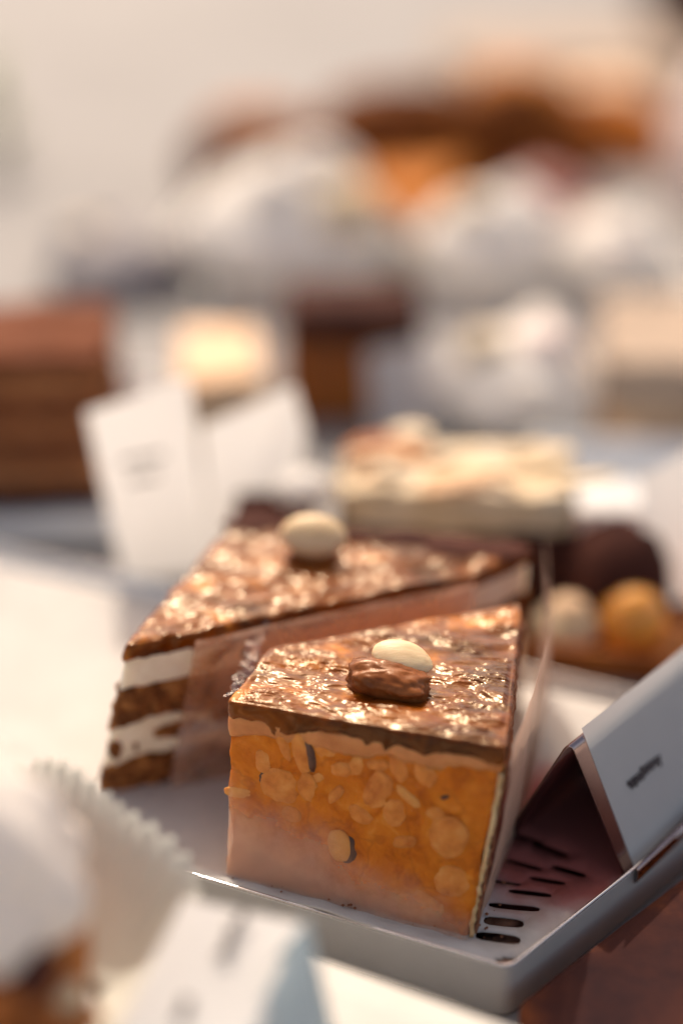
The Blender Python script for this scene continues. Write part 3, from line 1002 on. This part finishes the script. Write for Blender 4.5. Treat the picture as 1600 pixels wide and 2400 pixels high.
# ------------------------------------------------------------------ foreground, on a white box
bx = thing('cake_box', 'white cardboard cake box in the foreground, its top printed with grey marks', 'box', (-8, -9, 0))
bt = [(-13.2, 2.45), (2.6, -5.75), (2.6, -13.5), (-13.2, -13.5)]
V = [(x, y, 0.0) for x, y in bt] + [(x, y, 2.5) for x, y in bt]
mesh('carton', V, [(0, 1, 5, 4), (1, 2, 6, 5), (2, 3, 7, 6), (3, 0, 4, 7), (0, 3, 2, 1)], M['box'], bx, smooth=False)
def lid_f(u, v):
    x = -13.25 + 15.9 * u
    yb = 2.5 - (x + 13.25) * (8.2 / 15.8)
    y = yb + (-13.55 - yb) * v
    return np.stack([x, y, 2.56 + 0.03 * np.sin(u * 9) * (1 - v)], 1)
o = sheet('lid', lid_f, 40, 12, M['box'], bx)
solid(o, 0.06, -1)
scribble('print', (-0.75, -5.95, 2.57), (0.95, -0.3, 0), (0.3, 0.95, 0), [(0, 0, 0.6), (1.1, 0.0, 0.9)], 0.28, M['ink'], bx, 0.03)

tc_ = thing('tent_card', 'folded white tent card with faint handwriting, on the box behind the fluted cup', 'price card', (-3, -5.5, 2.57))
q1 = [(-3.26,-5.23,5.17), (-1.10,-5.43,4.77), (-2.07,-7.91,4.32), (-4.30,-7.98,4.39)]
quad_card('front_leaf', q1, M['card'], tc_, 0.05)
quad_card('back_leaf', [q1[0], q1[1], (-1.0, -5.4, 2.57), (-3.95, -4.2, 2.57)], M['card'], tc_, 0.05)
quad_card('prop', [(-2.55, -7.4, 3.72), (-5.5, -7.7, 3.92), (-5.4, -8.3, 2.57), (-2.4, -8.1, 2.57)], M['card'], tc_, 0.05)
d1 = np.array(q1[0]) - np.array(q1[3])
d1 /= np.linalg.norm(d1)
d2 = np.array(q1[2]) - np.array(q1[3])
d2 /= np.linalg.norm(d2)
p0 = np.array(q1[3])
scribble('handwriting', p0 + d1 * 1.3 + d2 * 2.05, d1, -d2, [(0.45, 0.75, 1.0), (-0.8, 0.95, 0.45)], 0.30, M['ink'], tc_, 0.05)

pt = thing('pointed_card', 'small pale pointed card standing on the box in front of the tray', 'price card', (-1.2, -6.5, 2.57))
apx = np.array([-1.13, -6.19, 5.48])
mesh('leaf', [apx, (-0.62, -7.3, 2.57), (-3.3, -8.9, 2.57), apx + (0.03, 0.05, 0), (-0.59, -7.2, 2.57), (-3.27, -8.8, 2.57)], [(0, 2, 1), (3, 4, 5), (0, 1, 4, 3), (1, 2, 5, 4), (2, 0, 3, 5)], M['blue_card'], pt, smooth=False)
mesh('rear_leaf', [apx + (0.04, 0.06, 0), (-0.5, -6.6, 2.57), (-3.0, -6.2, 2.57), apx + (0.05, 0.1, 0), (-0.5, -6.55, 2.57), (-3.0, -6.15, 2.57)], [(0, 2, 1), (3, 4, 5), (0, 1, 4, 3), (1, 2, 5, 4), (2, 0, 3, 5)], M['blue_card'], pt, smooth=False)

# fluted cup with a cream cake
cupt = thing('cream_cake', 'cream topped brown cake in a white fluted paper cup, lower left foreground', 'cake', (-6.6, -6.3, 2.57))
cup_rim = np.array([(-3.15, -3.85, 4.42), (-4.74, -2.70, 5.40), (-6.3, -1.75, 5.6), (-8.6, -2.0, 5.5), (-10.2, -4.5, 5.2), (-10.2, -8.2, 4.6), (-7.6, -9.6, 4.0), (-4.9, -8.0, 3.6), (-3.7, -5.9, 3.8)])
def closed_curve(Q, u, k=0.36):
    n = len(Q)
    x = (u * n) % n
    i = np.floor(x).astype(int)
    f = (x - i)[:, None]
    p0, p1, p2, p3 = Q[(i - 1) % n], Q[i % n], Q[(i + 1) % n], Q[(i + 2) % n]
    m1, m2 = k * (p2 - p0), k * (p3 - p1)
    return (2 * f**3 - 3 * f**2 + 1) * p1 + (f**3 - 2 * f**2 + f) * m1 + (-2 * f**3 + 3 * f**2) * p2 + (f**3 - f**2) * m2
def cup_f(u, v):
    rim = closed_curve(cup_rim, u)
    c = np.array([-6.8, -6.0, 2.6])
    bot = c + (rim - c) * np.array([0.5, 0.5, 0.0])
    P = bot + (rim - bot) * v[:, None]
    P[:, 2] -= 0.5 * np.sin(math.pi * v) * 0.6
    ph = np.sin(2 * math.pi * 50 * u)
    P[:, 2] += 0.05 * v * ph + 0.12 * v * np.sin(2 * math.pi * 7 * u)
    P[:, :2] += (P[:, :2] - c[:2]) * (0.018 * (0.25 + 0.75 * v) * ph)[:, None]
    return P
o = sheet('fluted_cup', cup_f, 50 * 8 + 1, 8, M['cup'], cupt)
solid(o, 0.025, 0)
lathe('sponge', [(0.05, 2.65), (1.9, 2.65), (2.1, 3.8), (2.2, 4.8), (2.1, 5.6), (1.4, 5.9), (0.05, 5.95)], M['bread'], cupt, (-6.9, -6.5, 0), 40, wob=0.4, ws=1.2)
lathe('cream', [(0.05, 5.4), (1.6, 5.45), (2.1, 5.9), (2.2, 6.6), (1.9, 7.1), (1.85, 7.4), (1.6, 8.0), (1.1, 8.4), (0.5, 8.9), (0.05, 9.1)], M['whip'], cupt, (-6.9, -6.3, 0), 60, wob=0.3, ws=0.9, swirl=0.07, lobes=8)
for i, (x, y, z, r, mk) in enumerate([(-5.5, -7.9, 5.9, 0.55, 'dark'), (-6.0, -8.4, 5.8, 0.6, 'bread'), (-6.7, -8.6, 5.6, 0.5, 'dark'), (-5.0, -7.4, 5.0, 0.35, 'gold'), (-5.6, -8.3, 4.9, 0.5, 'bread'), (-4.7, -7.5, 4.6, 0.3, 'bread'), (-6.4, -8.5, 4.8, 0.5, 'bread')]):
    blob('crumb', (x, y, z), (r, r * .9, r * .7), M[mk], cupt, n=16, wob=0.4, ws=1.5, seed=80 + i)

# ------------------------------------------------------------------ dark cake to the right, below the tray
rc = thing('chocolate_cake', 'dark brown cake in the shade to the right of the tray', 'cake', (8.5, -1.5, 0))
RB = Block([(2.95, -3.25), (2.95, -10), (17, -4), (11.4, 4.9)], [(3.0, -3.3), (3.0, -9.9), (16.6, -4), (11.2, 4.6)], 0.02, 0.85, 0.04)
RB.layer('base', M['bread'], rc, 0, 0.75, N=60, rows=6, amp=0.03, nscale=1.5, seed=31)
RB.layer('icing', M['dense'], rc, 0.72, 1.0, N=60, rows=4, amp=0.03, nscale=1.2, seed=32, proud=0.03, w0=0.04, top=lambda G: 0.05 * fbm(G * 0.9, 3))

# ------------------------------------------------------------------ background
def slab(name, label, cat, x0, x1, y0, y1, z0, z1, layers, rot=0.0, group=None, N=20):
    cx, cy = (x0 + x1) / 2, (y0 + y1) / 2
    t = thing(name, label, cat, (cx, cy, z0), group)
    q = np.array([(x0, y0), (x1, y0), (x1, y1), (x0, y1)], float) - (cx, cy)
    q = q @ rotz(rot)[:2, :2] + (cx, cy)
    bl_ = Block(q, (q - (cx, cy)) * 0.94 + (cx, cy), z0, z1, 0.3)
    for i, (nm, mk, a, b) in enumerate(layers):
        bl_.layer(nm, M[mk], t, a, b, N=N, rows=5, amp=0.3, nscale=0.8, seed=100 + i + int(abs(x0) * 3), w0=0.2 if i else 0, w1=0.2 if i < len(layers) - 1 else 0,
                  seed0=200 + i, seed1=201 + i, top=(lambda G: 0.4 * fbm(G * 0.6 + 3, 3)) if i == len(layers) - 1 else None)
    return t

def plate(name, label, cat, x0, x1, y0, y1, z0, h, m, rot=0.0):
    cx, cy = (x0 + x1) / 2, (y0 + y1) / 2
    t = thing(name, label, cat, (cx, cy, z0))
    q = np.array([(x0, y0), (x1, y0), (x1, y1), (x0, y1)], float) - (cx, cy)
    q = [p for p in q @ rotz(rot)[:2, :2] + (cx, cy)]
    def rg(d, z):
        k = round_poly(inset(q, d), 0.6)
        return np.concatenate([k, np.full((len(k), 1), z)], 1)
    rs = [rg(0.3, z0), rg(0, z0 + h), rg(0.12, z0 + h), rg(0.42, z0 + 0.14)]
    n = len(rs[0])
    mesh('rim', np.concatenate(rs), grid_faces(n, 4, 0, True), m, t)
    a, b = rg(0.42, z0 + 0.14), rg(0.3, z0)
    mesh('floor', np.concatenate([a, b]), [tuple(range(n)), tuple(range(2 * n - 1, n - 1, -1))], m, t, smooth=False)
    return t

def mound(name, label, cat, x, y, z, r, h, m, base_m=None, swirl=0.05, group=None, sx=1.0):
    t = thing(name, label, cat, (x, y, z), group)
    prof = [(0.05, 0), (r * 0.92, 0.0), (r, h * 0.15), (r * 0.96, h * 0.35), (r * 0.8, h * 0.55), (r * 0.74, h * 0.62), (r * 0.55, h * 0.8), (r * 0.3, h * 0.93), (0.05, h)]
    if base_m:
        lathe('case', [(0.05, 0), (r * 0.85, 0), (r * 1.05, h * 0.3), (r * 0.98, h * 0.3), (0.05, h * 0.28)], base_m, t, (x, y, z), 40, wob=0.1, ws=0.6)
    lathe('cream', prof, m, t, (x, y, z + (h * 0.15 if base_m else 0)), 48, wob=0.14 * r, ws=1.6 / r, swirl=swirl, lobes=7)
    if swirl:
        q = random.Random(int(x * 10 + y))
        for i in range(6):                      # piped dabs of cream, toasted bits and caramel on the heap
            a, rr = q.uniform(0, 6.28), q.uniform(0.25, 0.85) * r
            mk = (m, m, M['gold'], m, m, M['pink'])[i % 6]
            k = q.uniform(0.16, 0.34) * r
            blob('cream_dab', (x + rr * math.cos(a), y + rr * math.sin(a), z + h * (1.12 - 0.75 * (rr / r) ** 2)), (k, k, k * 0.75), mk, t, n=14, wob=0.35, seed=i + int(r * 10))
    return t

plate('steel_tray', 'steel tray under the chocolate layer cake at left', 'tray', -24, -6.5, 16.5, 28, 0.0, 1.1, M['enamel'], rot=6)
slab('layer_cake', 'brown chocolate layer cake slice at the left edge with an orange top in the sun', 'cake slice', -16.5, -7.7, 19.4, 25, 0.2, 5.3,
     [('sponge', 'dark', 0, 0.17), ('filling', 'light_layer', 0.16, 0.34), ('sponge', 'brown_layer', 0.33, 0.50), ('filling', 'light_layer', 0.49, 0.60), ('sponge', 'brown_layer', 0.59, 0.76), ('filling', 'light_layer', 0.75, 0.90), ('topping', 'brown_layer', 0.89, 1.0)], rot=4)

# two white price cards on steel feet
vc = thing('price_card', 'tall white price card standing behind the tray, left of the other', 'price card', (-5.9, 14.6, 0), 'white price cards behind the tray')
quad_card('card_face', [(-7.57, 13.86, 6.08), (-4.75, 14.85, 6.69), (-4.30, 14.86, 0.5), (-6.92, 14.28, 0.5)], M['card'], vc, 0.04)
scribble('handwriting', (-6.7, 14.12, 4.3), (0.94, 0.33, 0.05), (0.02, 0, 1), [(0, 0, 1.2), (0.2, -0.6, 0.8)], 0.25, M['ink'], vc, 0.05)
V, F = boxv(-7.0, -4.2, 14.2, 15.6, 0.0, 0.5)
mesh('foot', V, F, M['bright_steel'], vc, smooth=False)
vc = thing('price_card', 'white price card with slanting top behind the back slice, overlapping its neighbour', 'price card', (-3.4, 15.2, 0), 'white price cards behind the tray')
mesh('card_face', [(-4.48, 14.59, 5.30), (-1.85, 15.48, 6.17), (-1.50, 15.27, 4.87), (-2.6, 15.0, 0.5), (-4.2, 14.7, 0.5)], [(0, 4, 3, 2, 1)], M['card'], vc, smooth=False)
V, F = boxv(-4.15, -2.4, 14.62, 15.9, 0.0, 0.5)
mesh('foot', V, F, M['bright_steel'], vc, smooth=False)

# golden pastry right behind the slices
slab('cream_pastry', 'golden flaky pastry on a dark chocolate base directly behind the back slice', 'pastry', -0.7, 6.3, 12.8, 16.4, 0.0, 4.0,
     [('chocolate_base', 'dark', 0, 0.72), ('pastry_top', 'gold', 0.70, 1.0)], rot=-5)
gp = C.objects['pastry_top'].parent
fr_ = random.Random(4)
for i in range(16):
    a = fr_.uniform(-0.6, 0.6)
    blob('pastry_flake', (fr_.uniform(-0.4, 6.2), fr_.uniform(12.9, 16.2), fr_.uniform(3.95, 4.5)), (fr_.uniform(0.5, 1.1), fr_.uniform(0.25, 0.5), 0.14), M['gold' if i % 3 else 'peach'], gp,
         frame((math.cos(a), math.sin(a), fr_.uniform(-0.3, 0.3)), (-math.sin(a), math.cos(a), fr_.uniform(-0.4, 0.4))), n=14, wob=0.4, seed=300 + i)
slab('brownie', 'dark brownie between the white price cards and the golden pastry', 'cake', -3.6, -1.2, 12.2, 14.2, 0.0, 3.5, [('crumb', 'dark', 0, 0.8), ('icing', 'dark', 0.78, 1.0)], rot=-3)
dl = thing('cream_dollop', 'white cream dollop on the dark brownie', 'cream', (-1.6, 13.6, 3.5))
blob('dollop', (-1.55, 13.6, 3.85), (0.85, 0.7, 0.5), M['whip'], dl, n=24, wob=0.15)
blob_t = thing('caramel_topping', 'reddish caramel patch on the golden pastry behind the back slice', 'topping', (0.9, 15.6, 4.0))
blob('caramel', (0.9, 15.6, 4.0), (1.3, 1.1, 0.35), M['bread'], blob_t, n=24, wob=0.2)
slab('brown_cake', 'brown cake slice with dark chocolate top in the middle distance', 'cake slice', -2.7, 2.4, 27.0, 30.5, 0.0, 4.2,
     [('sponge', 'bread', 0, 0.72), ('icing', 'dark', 0.70, 1.0)], rot=3)
pcw = thing('price_card', 'white price card leaning in front of the brown cake slice', 'price card', (2, 26.5, 0))
quad_card('card_face', [(0.35, 26.2, 3.0), (3.4, 27.0, 3.3), (3.6, 26.0, 0.02), (0.6, 25.2, 0.02)], M['card'], pcw, 0.05)
V, F = boxv(1.6, 2.8, 25.9, 26.9, 0.0, 0.4)
mesh('foot', V, F, M['bright_steel'], pcw, smooth=False)
mound('cream_mound', 'low whipped cream dessert right of the brown cake slice', 'dessert', 6.0, 27.2, 0, 3.3, 3.0, M['whip'], M['cup'])
mound('cream_dome', 'largest whipped cream dome in the middle distance', 'dessert', -2.9, 44.5, 0, 5.4, 4.4, M['whip'], M['cup'])
mound('cream_dome', 'whipped cream dome just right of the largest one', 'dessert', 6.0, 43, 0, 3.6, 3.3, M['whip'], M['cup'])
mound('cream_dome', 'whipped cream dome near the right edge, half behind its neighbour', 'dessert', 11.6, 42.5, 0, 2.9, 2.7, M['whip'], M['cup'])
for (x, y, rx, h_, mk, tk, nm, lab) in [(-5.0, 57, 3.8, 2.6, 'brown_layer', 'light_layer', 'braided_bun', 'reddish brown bun at the left end of the far row of pastries'),
                               (2.0, 57, 4.6, 3.4, 'loaf', 'loaf', 'brown_loaf', 'dark brown loaf in the middle of the far row of pastries'),
                               (8.4, 57.5, 4.4, 3.8, 'loaf', 'caramel', 'brown_loaf', 'brown loaf with a caramel crown, right of the darkest loaf'),
                               (14.0, 64, 4.2, 2.6, 'caramel', 'peach', 'caramel_bun', 'caramel coloured bun at the right end of the far row of pastries')]:
    t = thing(nm, lab, 'pastry', (x, y, 0), 'far row of brown pastries')
    blob('body', (x, y, h_ * 0.5), (rx, 2.6, h_), M[mk], t, n=24, wob=0.3, ws=1.3, seed=int(x * 3 + 40))
    blob('crust', (x + 0.3, y + 1.0, h_ * 1.15), (rx * 0.75, 2.2, h_ * 0.5), M[tk], t, n=20, wob=0.35, ws=1.4, seed=int(x * 3 + 60))
tw = thing('orange_cake', 'orange brown wedge of cake in front of the long loaf', 'cake slice', (2.6, 56, 0))
TB = Block([(2.0, 47.6), (3.4, 47.6), (7.0, 56.5), (-2.2, 56.5)], [(2.0, 47.9), (3.4, 47.9), (6.8, 56.5), (-2.0, 56.5)], 0, 2.2, 0.1)
TB.layer('crumb', M['bread'], tw, 0, 0.8, N=16, rows=4, amp=0.1, seed=51)
TB.layer('icing', M['caramel'], tw, 0.78, 1.0, N=24, rows=4, amp=0.1, seed=52, top=lambda G: 0.1 * fbm(G * .7, 3))
mound('berry_mousse', 'mauve mousse cake beside the orange wedge', 'dessert', 9.6, 53, 0, 2.6, 2.2, M['mauve'], None, swirl=0.0)
mound('pink_cake', 'large pale pink domed cake at the upper right edge', 'cake', 21.5, 54, 0, 5.6, 11.0, M['pink'], None, swirl=0.0)
slab('peach_pastry', 'pale peach pastry block at the right edge', 'pastry', 8.6, 17, 23.5, 31, 0.0, 3.4, [('base', 'peach', 0, 0.5), ('topping', 'beige', 0.48, 1.0)], rot=-8)
plate('steel_tray', 'steel tray behind the golden pastry at right', 'tray', 5.6, 15, 17.2, 22.6, 0.0, 1.3, M['enamel'], rot=-4)
plate('dark_tray', 'brown tray under the orange fruit dessert at right', 'tray', 4.4, 12.5, 9.2, 15.5, 0.0, 1.0, M['bread'], rot=-10)
fd = thing('fruit_dessert', 'dark chocolate dessert with a glossy orange fruit ball in front, at right', 'dessert', (7.2, 11.5, 0.16))
lathe('chocolate_dome', [(0.05, 0.16), (1.45, 0.16), (1.6, 1.2), (1.5, 2.2), (1.1, 3.0), (0.5, 3.4), (0.05, 3.5)], M['dark'], fd, (7.1, 12.2, 0), 40, wob=0.12)
blob('fruit_ball', (7.35, 10.75, 1.25), (0.95, 0.9, 1.05), M['orange'], fd, n=28, wob=0.04)
cb = thing('choux_bun', 'golden choux bun beside the orange fruit ball', 'pastry', (5.6, 10.9, 0.16))
blob('bun', (5.65, 10.9, 0.95), (0.95, 0.9, 0.8), M['gold'], cb, n=28, wob=0.12)
blob('filling', (5.65, 10.9, 1.55), (0.6, 0.55, 0.35), M['peach'], cb, n=20, wob=0.1)
pcr = thing('price_card', 'white price card standing at the right edge above the orange dessert', 'price card', (8.6, 12.9, 0))
quad_card('card_face', [(7.5, 12.2, 4.9), (9.9, 14.2, 5.2), (9.6, 13.4, 0.1), (8.0, 12.0, 1.6)], M['card'], pcr, 0.05)
V, F = boxv(8.3, 9.6, 12.9, 13.5, 0.15, 0.6)
mesh('foot', V, F, M['bright_steel'], pcr, smooth=False)
mound('grey_bowl_dessert', 'grey mousse in a dark bowl behind the two price cards', 'dessert', -10.3, 42, 0, 3.2, 2.4, M['lilac'], M['bowl'])
slab('cream_roll', 'pale peach cream roll between the price cards and the brown cake slice', 'pastry', -6.4, -3.4, 24.5, 30, 0, 2.6, [('roll', 'gold', 0, 0.6), ('cream', 'peach', 0.58, 1.0)], rot=5)
plate('paper_tray', 'white paper tray holding the whipped cream domes', 'tray', -6.5, 15, 37.5, 51, 0.0, 0.9, M['paper'], rot=0)
slab('far_cake', 'dark brown cake in the far upper right corner', 'cake', 24, 40, 98, 112, 0, 9, [('base', 'dark', 0, 0.7), ('icing', 'dark', 0.68, 1)], N=10)
slab('biscuit_cake', 'low beige cake far behind the loaf', 'cake', 6, 24, 80, 92, 0, 1.6, [('base', 'beige', 0, 0.7), ('icing', 'beige', 0.68, 1)], N=10)
gl_ = thing('herb_sprig', 'green leaves at the upper left edge', 'plant', (-17.5, 60, 0))
tube('stem', [(-19.6, 62, 0), (-19.8, 62.1, 2.5), (-19.7, 62, 5.8)], 0.25, M['green'], gl_, 8)
for i in range(9):
    a = random.Random(i).uniform(0, 6.28)
    blob('leaf', (-19.8 + 1.2 * math.cos(a), 62 + 1.5 * math.sin(a), 1 + 0.55 * i), (1.3, 0.6, 0.15), M['green'], gl_, frame((math.cos(a), math.sin(a), 0.4), (-math.sin(a), math.cos(a), 0)), n=12, wob=0.1, point=0.6)
clean()
